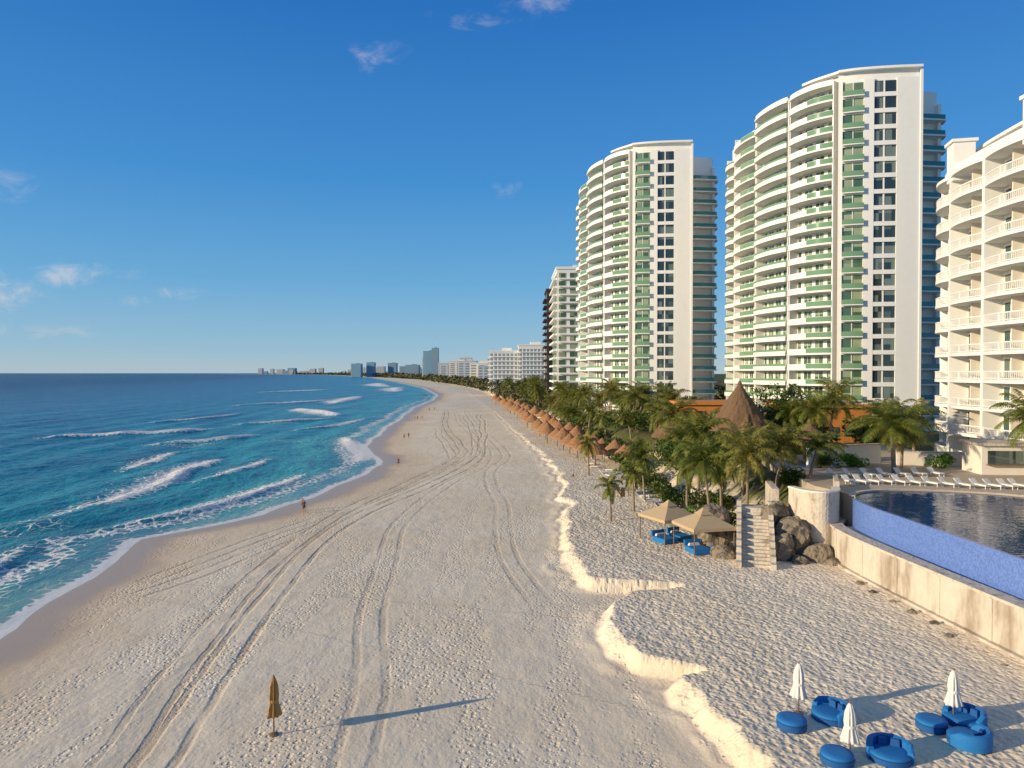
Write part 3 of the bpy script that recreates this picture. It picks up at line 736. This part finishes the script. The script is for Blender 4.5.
for x,y,r,mt,n,sz in [(37.5,101,(4.5,4,8.5),'leaf',3200,.28),(41,106,(4.0,3,6.5),'leaf',2000,.3),(29,95,(4,3,4.0),'leaf',2000,.3),(21.3,72.5,(1.8,1.3,1.5),'leaf_light',1700,.13),(18.5,78,(2.4,1.8,1.8),'leaf_light',1700,.16),(23.5,70,(1.6,1.2,1.6),'leaf_light',1400,.13),(25.3,69,(1.2,1.2,1.2),'leaf',900,.13),(22.2,74.5,(2.4,1.6,2.0),'leaf',1700,.15),(26.5,73,(2.4,1.6,1.8),'leaf_light',1700,.15),(29.5,76,(2.4,1.8,2.0),'leaf',1600,.17),
   (24,84,(3.4,3,2.4),'leaf',1900,.2),(20.5,88,(3,3,2.2),'leaf',1800,.2),(20,98,(3,4,2.4),'leaf',1700,.22),(19,110,(3,5,2.6),'leaf',1500,.25),(20.5,124,(3,6,2.5),'leaf',1500,.28),(27,104,(5,5,4),'leaf',1800,.3),(25,113,(5,5,4),'leaf',1800,.3),(34,114,(5,4,4.0),'leaf',1600,.32),(46,110,(5,4,5),'leaf',1600,.32),(55,112,(4,4,4.5),'leaf',1500,.32),(21,140,(4,7,3),'leaf',1500,.3),(19,165,(4,10,3),'leaf',1400,.35),(17,195,(4,12,3.5),'leaf',1400,.4),(26,150,(7,9,4),'leaf',1600,.35),(30,172,(8,8,4),'leaf',1500,.4),(44,135,(6,4,6),'leaf',1600,.35),(36,140,(6,4,6),'leaf',1600,.35),
   (36.5,83,(1.6,.9,1.6),'leaf',900,.16),(40,84.5,(2,.9,1.4),'leaf_light',900,.16),(50,83.5,(2,.9,1.5),'leaf_light',900,.16)]:
    bush('tropical_shrub',(x,y,(H(x,y) if y>90 or x<32 else 7.0)-0.1),r,n,sz,mt,9)

# ---------------------------------------------------------------- palapas and umbrellas
def thatch_roof(A,part,mat,r,z0,h,seed,n=40,layers=5,c=(0,0)):
    rng=random.Random(seed)
    jag=[[1+rng.uniform(-.05,.05) for _ in range(n)] for _ in range(layers*2+1)]
    mb=A[(part,mat)]
    for l in range(layers):
        ra=r*(1-l/layers); rb=r*(1-(l+1)/layers)*0.98
        za=z0+h*(l/layers)**0.9; zb=z0+h*((l+1)/layers)**0.9
        mb.lathe([(ra*0.92,za-0.02),(ra*1.03,za-0.28*min(1,r/3)),(ra*0.985,za+0.10),(max(rb,0.06),zb+0.05)],n,(c[0],c[1],0),0,lambda i,j,l=l:jag[l][i] if j in(1,2) else 1)
def mk_thatch_umbrella(seed):
    A=Asset('thatched_beach_umbrella'); thatch_roof(A,'thatch_roof','thatch_red',2.2,2.4,2.0,seed,24,4)
    A[('pole','wood')].tube([(0,0,-0.5),(0.03,0,2.9)],[0.09,0.07],8)
    for i in range(6):
        a=i*math.pi/3; A[('rafters','wood')].tube([(0,0,3.2),(1.8*math.cos(a),1.8*math.sin(a),2.45)],[.04,.03],5)
    return A
TU=[mk_thatch_umbrella(i) for i in range(3)]
for i in range(24):
    y_=126*(1.052**i)+random.uniform(-1,1); 
    for rr_ in range(2):
        x_=float(fvg(y_))-1.2-5.6*rr_+random.uniform(-.8,.8); yb=y_+rr_*y_*0.024
        TU[i%3].place((x_,yb,H(x_,yb)),random.uniform(0,6),random.uniform(.92,1.12)*(1 if y_<250 else 1.1))
def palapa(x,y,zb,zt,r,posts=8,name='thatched_palapa'):
    A=Asset(name); h=zt-zb; ez=h*0.42
    thatch_roof(A,'thatch_roof','thatch',r,ez,h-ez,int(x),44,6)
    A[('finial','thatch')].lathe([(.25,h-.4),(.3,h),(.1,h+.35),(.02,h+.4)],10)
    for i in range(posts):
        a=2*math.pi*i/posts; A[('posts','wood')].tube([(r*.78*math.cos(a),r*.78*math.sin(a),-1),(r*.78*math.cos(a),r*.78*math.sin(a),ez+.4)],[.14,.12],8)
    A[('floor','deck')].lathe([(r*.95,-1.2),(r*.95,0.12)],24)
    A.place((x,y,zb))
palapa(31.0,98,6.0,16.6,4.1); palapa(36.4,88,6.4,12.0,2.7,6); palapa(26.6,120,5,11.2,3.2,6)
palapa(44,124,5.5,12.6,3.2,6)

def mk_closed(mat,h=2.7,name='closed_beach_umbrella'):
    A=Asset(name); A[('pole','wood')].lathe([(.035,-.5),(.035,h+.02)],8)
    rng=random.Random(5)
    prof=[(.05,h+.06),(.10,h-.05),(.16,h-.35),(.19,h*.70),(.17,h*.60),(.235,h*.47),(.30,h*.36),(.27,h*.335)][::-1]
    ph_=[rng.uniform(.85,1.15) for _ in range(32)]
    A[('canopy_cloth',mat)].lathe(prof,32,(0,0,0),0,lambda i,j:(1+0.28*math.cos(i*2*math.pi*8/32)*(1 if j<6 else .4))*ph_[i])
    A[('tie_strap',mat)].lathe([(.2,h*.585),(.215,h*.6),(.215,h*.625),(.2,h*.64)],16)
    A[('finial','wood')].lathe([(.03,h+.05),(.045,h+.1),(.01,h+.17)],8)
    A[('base','wood')].lathe([(.22,-.05),(.22,.06),(.1,.09)],14)
    return A
UM=mk_closed('canvas_mustard',2.75); UW=mk_closed('canvas_white',2.35)
UM.place((-11.4,34.2,H(-11.4,34.2)),0.3)

def mk_seat(back=True):
    A=Asset('blue_lounge_seat' if back else 'blue_ottoman'); r=0.95 if back else 0.66
    A[('base','blue2')].lathe([(r*.94,0),(r,.05),(r,.28),(r*.97,.30)],36)
    A[('seat_cushion','blue')].lathe([(r*.9,.295),(r*.985,.33),(r*1.0,.40),(r*.95,.46),(r*.6,.485),(.05,.49)],36)
    if back:
        n=26; a0,a1=R(-20),R(200); ri=.74; ro=1.02
        vs=[];fs=[]
        prof=[(ro,.04),(ro+.02,.55),(ro-.02,.80),(ro-.12,.86),(ri+.02,.80),(ri,.47)]
        for i in range(n+1):
            a=a0+(a1-a0)*i/n; tp=min(1,4*min(i,n-i)/n+.55)
            for (q,z) in prof: vs.append((q*math.cos(a),q*math.sin(a),z if z<.3 else .3+(z-.3)*tp))
        k=len(prof)
        for i in range(n):
            for j in range(k): fs.append((i*k+j,(i+1)*k+j,(i+1)*k+(j+1)%k,i*k+(j+1)%k))
        fs.append(tuple(range(k))); fs.append(tuple(n*k+j for j in range(k-1,-1,-1)))
        A[('backrest','blue')].add(vs,fs)
        for sx in (-.28,.28): A[('pillow','blue2')].box((sx,.45,.66),(.42,.16,.34),sx*-.6,top=.85)
    return A
SB=mk_seat(True); SO=mk_seat(False)
k_=0.965
for x,y,rz in [(15.5,34.8,R(-70)),(16.5,31.2,R(-20)),(21.7,34.3,R(-60)),(20.7,32.4,R(-150))]:
    x*=k_;y*=k_; SB.place((x,y,H(x,y)-.03),rz,.88)
for x,y in [(13.3,34.0),(14.1,31.0),(19.9,33.9)]:
    x*=k_;y*=k_; SO.place((x,y,H(x,y)-.03),0.3)
for x,y in [(14.15,35.3),(14.75,31.2),(21.3,34.5)]:
    x*=k_;y*=k_; UW.place((x,y,H(x,y)),x)

def mk_canopy():
    A=Asset('canvas_beach_canopy')
    r=3.15; n=4; p4=math.pi/4
    A[('canopy',"canvas")].lathe([(r*.985,2.30),(r,2.34),(r,2.62),(r*.6,3.12),(.35,3.75)],n,ph=p4)
    A[('canopy_vent',"canvas")].lathe([(.95,3.60),(.4,3.92),(.04,4.2)],n,ph=p4)
    for i in range(4):
        a=i*math.pi/2+p4; A[('posts','wood')].tube([(r*.93*math.cos(a),r*.93*math.sin(a),-.5),(r*.93*math.cos(a),r*.93*math.sin(a),2.6)],[.06,.06],6)
        a2=a+math.pi/2; A[('beams','wood')].tube([(r*.93*math.cos(a),r*.93*math.sin(a),2.5),(r*.93*math.cos(a2),r*.93*math.sin(a2),2.5)],[.05,.05],6)
    A[('daybed','blue')].box((-.9,-.6,.3),(1.7,2.0,.5)); A[('daybed','blue')].box((1.3,-.2,.3),(1.5,2.0,.5)); A[('daybed_back','blue')].box((-.9,.55,.75),(1.7,.25,.6)); A[('daybed_back','blue')].box((1.3,.95,.75),(1.5,.25,.6))
    A[('pillow','canvas_white')].box((-.9,.2,.65),(1.2,.3,.25),top=.8); A[('pillow','canvas_white')].box((1.3,.6,.65),(1.0,.3,.25),top=.8)
    return A
CN=mk_canopy(); 
for x,y,rz in [(17.6,66.0,.25),(15.4,70.6,.45)]: CN.place((x,y,H(x,y)),rz,.95)

# ---------------------------------------------------------------- sea wall, stairs, pool terrace
WP,_=catmull([(31.5,22),(30.2,30),(29.3,38),(28.6,46),(28.0,54),(27.8,60),(28.4,64),(30.5,67)],70)
WN=-normals(WP)
A=Asset('sea_wall')
A[('wall','concrete')].ribbon(WP+WN*0.0,WP-WN*0.9,-1,4.5)
A[('coping','stone')].ribbon(WP+WN*0.10,WP-WN*1.0,4.5,4.68)
A[('footing','concrete')].ribbon(WP+WN*0.35,WP+WN*0.002,-1,1.9)
for j in range(4,69,7):
    p=WP[j]+WN[j]*.0; an=math.atan2(WN[j][1],WN[j][0]); A[('buttress','concrete')].box((p[0],p[1],2.9),(.12,.3,3.1),an)
A.place()
m,t,b=newmat('pool_mosaic'); g=t.n('ShaderNodeNewGeometry').outputs['Position']
sn=t.n('ShaderNodeVectorMath',operation='FLOOR'); t.lk(t.mapping(g,(9,9,9)),sn.inputs[0]); wn=t.n('ShaderNodeTexWhiteNoise'); t.lk(sn.outputs[0],wn.inputs['Vector'])
t.lk(t.mix(wn.outputs['Value'],(0.10,0.19,0.50),(0.16,0.26,0.60)),b.inputs['Base Color']); b.inputs['Roughness'].default_value=.25; M['mosaic']=m
m,t,b=newmat('pool_water'); g=t.n('ShaderNodeNewGeometry').outputs['Position']; b.inputs['Base Color'].default_value=(0.004,0.05,0.16,1); b.inputs['Roughness'].default_value=.04; b.inputs['Specular IOR Level'].default_value=.16
t.lk(t.bump(t.noise(g,0.9,3,.55),.03),b.inputs['Normal']); M['poolwater']=m
EP,_=catmull([(33,22),(31.6,30),(30.9,38),(30.5,46),(30.2,54),(30.0,60),(30.6,64),(32.5,66.5),(36,67.6),(40,67.2),(44,65.6),(47,63.5),(51,63),(55.5,62)],120)
EN=-normals(EP)
A=Asset('infinity_pool')
ie=int(120*0.60)
A[('overflow_wall','mosaic')].ribbon((EP+EN*0.28)[:ie],EP[:ie],4.0,6.86)
A[('overflow_lip','mosaic')].ribbon((EP+EN*0.34)[:ie],(EP+EN*0.05)[:ie],6.862,6.93)
A[('gutter','concrete')].ribbon((EP+EN*1.4)[:ie],(EP+EN*0.29)[:ie],3.6,4.4)
A[('water','poolwater')].prism([tuple(p) for p in EP]+[(56,22)],4.0,6.9)
A.place()
A=Asset('pool_deck')
dk=[tuple(p) for p in EP[ie:]+np.array([0,0.02])]+[(57.5,62),(57.5,112),(36,112),(32,90),(30.2,78),(29.5,70),(30.5,66.5)]
A[('paving','deck')].prism(dk,2.5,7.0)
A[('coping','stone')].ribbon((EP+EN*0.0)[ie:],(EP+EN*0.5)[ie:],7.003,7.05)
A.place()
A=Asset('garden_wall')
A[('wall','white')].seg((34.5,84),(45,88),.35,6,9.3); A[('cap','stone')].seg((34.4,84),(45.1,88),.5,9.3,9.42)
A.place()
A=Asset('garden_wall'); A[('wall','cream')].seg((46,86),(57,84),.35,6,8.6); A[('cap','stone')].seg((46,86),(57.1,84),.5,8.6,8.7); A.place()
A=Asset('beach_bar_kiosk')
A[('walls','cream')].box((0,0,1.6),(6,4,3.2)); A[('opening','glass_dark')].box((-.6,-2.02,1.9),(3.6,.1,1.4)); A[('counter','wood')].box((-.6,-2.25,1.1),(3.9,.5,.12)); A[('roof','stone')].box((0,0,3.3),(6.8,4.8,.25)); A[('door','rail_teal')].box((2.3,-2.03,1.1),(1.0,.1,2.1))
A.place((54,79.5,7.0),R(-5))
TP,_=catmull([(25.6,66.5),(26.2,64.2),(27.6,63.2),(29.2,64.2),(30.0,66)],30); TN=normals(TP)
A=Asset('terrace_wall'); A[('wall','stone')].ribbon(TP,TP-TN*.5,1,7.4); A[('cap','cream')].ribbon(TP+TN*.08,TP-TN*.58,7.4,7.55); 
A[('side_wall','stone')].seg((24.6,67),(25.7,72),.6,1,7.2); A[('side_wall','stone')].seg((30,66.3),(31.5,70),.4,4,8.0); A.place()
A=Asset('stone_stairs'); n=20; rise=0.215; tread=.42
x0,y0=20.3,59.6; dirv=np.array([0.30,0.954]); 
for i in range(n):
    c=np.array([x0,y0])+dirv*(i+.5)*tread; zb=1.2+rise*i
    A[('steps','stone')].box((c[0],c[1],(zb+rise+0)/2+.0),(2.3+.25*max(0,3-i),tread+.04 if i<n-1 else tread*4,zb+rise),math.atan2(dirv[1],dirv[0])-math.pi/2)
sd_=np.array([dirv[1],-dirv[0]])
for sg in (-1,1):
    for i in range(0,n,2):
        c=np.array([x0,y0])+dirv*(i+1)*tread+sd_*sg*1.38; zb=1.2+rise*(i+1)
        A[('side_walls','concrete')].box((c[0],c[1],(zb+.75)/2),(.42,tread*2.001,zb+.75),math.atan2(dirv[1],dirv[0])-math.pi/2)
A.place()
def rock(x,y,z,r,seed,name='rock'):
    bm=bmesh.new(); bmesh.ops.create_icosphere(bm,subdivisions=4,radius=1)
    for v_ in bm.verts:
        c=v_.co; s_=seed*3.1
        X_=np.array([c.x*1.3+s_]);Y_=np.array([c.y*1.3+c.z*1.7+s_*.7])
        k=0.62+0.7*float(fbm(X_,Y_,4,seed)[0])+0.18*float(fbm(X_*4,Y_*4,3,seed+5)[0])
        v_.co=Vector((c.x*r[0]*k,c.y*r[1]*k,c.z*r[2]*k))
    me=bpy.data.meshes.new(name); bm.to_mesh(me); bm.free(); me.materials.append(M['rock']); o=bpy.data.objects.new(name,me); COL.objects.link(o); o.location=(x,y,z); o.rotation_euler=(0,0,seed)
for i,(x,y,z,r) in enumerate([(23.7,63.2,2.2,(1.3,1.2,1.6)),(25.3,64.6,3.2,(1.7,1.4,1.7)),(26.6,62.6,1.9,(1.3,1.0,1.2)),(24.8,61.6,1.5,(.9,.8,.8)),(27.4,61.2,1.4,(.8,.8,.8)),(24.3,66.6,4.6,(1.5,1.4,1.5)),(18.9,64,1.6,(1.0,1.3,.9)),(18.9,67,2.6,(1.2,1.5,1.5)),(19.6,70.3,3.4,(1.6,1.6,1.6))]):
    rock(x,y,z,r,i+1)
for i in range(9):
    rock(27.2+random.uniform(-.5,.3),40+i*2.2,1.55,(random.uniform(.15,.4),)*3,30+i)
A=Asset('sun_lounger')
A[('frame','plastic')].box((0,0,.32),(.66,1.35,.07)); 
for sx in(-.28,.28):
    for sy in(-.6,.55): A[('legs','plastic')].box((sx,sy,.15),(.06,.06,.3))
vs=[(-.33,.66,.30),(.33,.66,.30),(.33,1.2,.78),(-.33,1.2,.78),(-.33,.70,.37),(.33,.70,.37),(.33,1.16,.84),(-.33,1.16,.84)]
A[('backrest','plastic')].add(vs,[(0,3,2,1),(4,5,6,7),(0,1,5,4),(1,2,6,5),(2,3,7,6),(3,0,4,7)])
A[('cushion','canvas_white')].box((0,0,.39),(.58,1.28,.07))
for i in range(13):
    u_=i/12; x=33.5+15*u_; y=69.6-2.2*u_+ (0.8*math.sin(i*.5)); A.place((x,y+1.2,7.0),R(20+random.uniform(-8,8)))
for i in range(7): A.place((34+i*1.9,75.5+.2*i,7.0),R(15+random.uniform(-8,8)))
for i in range(14):
    y_=82+i*4.5; x_=float(fvg(y_))-random.uniform(3,7); 
    A.place((x_,y_,H(x_,y_)),random.uniform(-.6,.6)+R(90))
A=Asset('wooden_lookout'); 
for sx in(-1,1):
    for sy in(-1,1): A[('posts','wood')].tube([(sx,sy,-.5),(sx,sy,2.6)],[.08,.07],6)
A[('platform','canvas_white')].box((0,0,1.2),(2.3,2.3,.14)); A[('rail','plastic')].box((0,-1.05,1.9),(2.2,.06,.08)); A[('rail','plastic')].box((-1.05,0,1.9),(.06,2.2,.08)); A[('roof','canvas_white')].box((0,0,2.7),(2.7,2.7,.12)); A[('ladder','wood')].box((0,-1.4,.55),(.6,.08,1.3))
A.place((14.5,98,H(14.5,98)),.3)

# ---------------------------------------------------------------- people
def person(x,y,rz,shirt,phase=1):
    me=bpy.data.meshes.new('person'); s=phase*0.24
    J={'pel':(0,0,.95),'sp':(0,.01,1.18),'ch':(0,.02,1.38),'nk':(0,.02,1.50),'hd':(0,.045,1.58),'hd2':(0,.05,1.70),
       'lh':(.10,0,.90),'lk':(.11,s*.9,.50),'la':(.11,s*.9-.04,.09),'lt':(.11,s*.9+.13,.035),
       'rh':(-.10,0,.90),'rk':(-.11,-s*.5,.49),'ra':(-.11,-s*1.5,.10),'rt':(-.11,-s*1.5+.15,.035),
       'ls':(.19,.01,1.41),'le':(.24,-s*.5,1.13),'lw':(.25,-s*.4,.88),'lhd':(.25,-s*.35,.77),
       'rs':(-.19,.01,1.41),'re':(-.24,s*.5,1.13),'rw':(-.25,s*.9,.89),'rhd':(-.25,s*1.0,.78)}
    Rr={'pel':.135,'sp':.115,'ch':.14,'nk':.055,'hd':.08,'hd2':.09,'lh':.085,'lk':.055,'la':.038,'lt':.035,'rh':.085,'rk':.055,'ra':.038,'rt':.035,'ls':.06,'le':.04,'lw':.028,'lhd':.03,'rs':.06,'re':.04,'rw':.028,'rhd':.03}
    E=[('pel','sp'),('sp','ch'),('ch','nk'),('nk','hd'),('hd','hd2'),('pel','lh'),('lh','lk'),('lk','la'),('la','lt'),('pel','rh'),('rh','rk'),('rk','ra'),('ra','rt'),('ch','ls'),('ls','le'),('le','lw'),('lw','lhd'),('ch','rs'),('rs','re'),('re','rw'),('rw','rhd')]
    ks=list(J); me.from_pydata([J[k] for k in ks],[(ks.index(a),ks.index(b_)) for a,b_ in E],[])
    o=bpy.data.objects.new('person_tmp',me); COL.objects.link(o)
    md=o.modifiers.new('s','SKIN'); sv_=me.skin_vertices[0].data
    for i,k in enumerate(ks): sv_[i].radius=(Rr[k],Rr[k]*(.8 if k in('pel','sp','ch') else 1)); sv_[i].use_root=(k=='pel')
    ss=o.modifiers.new('b','SUBSURF'); ss.levels=1; ss.render_levels=1
    dg=bpy.context.evaluated_depsgraph_get(); m2=bpy.data.meshes.new_from_object(o.evaluated_get(dg)); bpy.data.objects.remove(o)
    m2.materials.clear()
    for q in ('skin',shirt,'shorts','hair'): m2.materials.append(M[q])
    for p in m2.polygons:
        c=p.center; p.use_smooth=True
        p.material_index=3 if (c.z>1.60 and (c.y<.06 or c.z>1.74)) else (1 if 1.02<c.z<1.47 and abs(c.x)<.23 else (2 if .62<c.z<=1.02 and abs(c.x)<.2 else 0))
    m2.name='person'; ob=bpy.data.objects.new('person',m2); COL.objects.link(ob); ob.location=(x,y,H(x,y)); ob.rotation_euler=(0,0,rz)
for x,y,rz,sh_,p in [(-26.2,90.5,R(200),'shirt_red',1),(-26.9,92.3,R(190),'shirt_pale',-1),(-21.5,136,R(10),'shirt_red',1),(-28.5,190,R(170),'shirt_pale',1),(-27.6,192,R(170),'shirt_red',-1),(-36.5,270,R(0),'shirt_pale',1),(-35.2,268,R(0),'shirt_red',-1),(-34,272,R(20),'shirt_pale',1),(-38,330,0,'shirt_red',1),(-36,334,0,'shirt_pale',1),(9.5,112,2,'shirt_pale',1)]:
    person(x,y,rz,sh_,p)
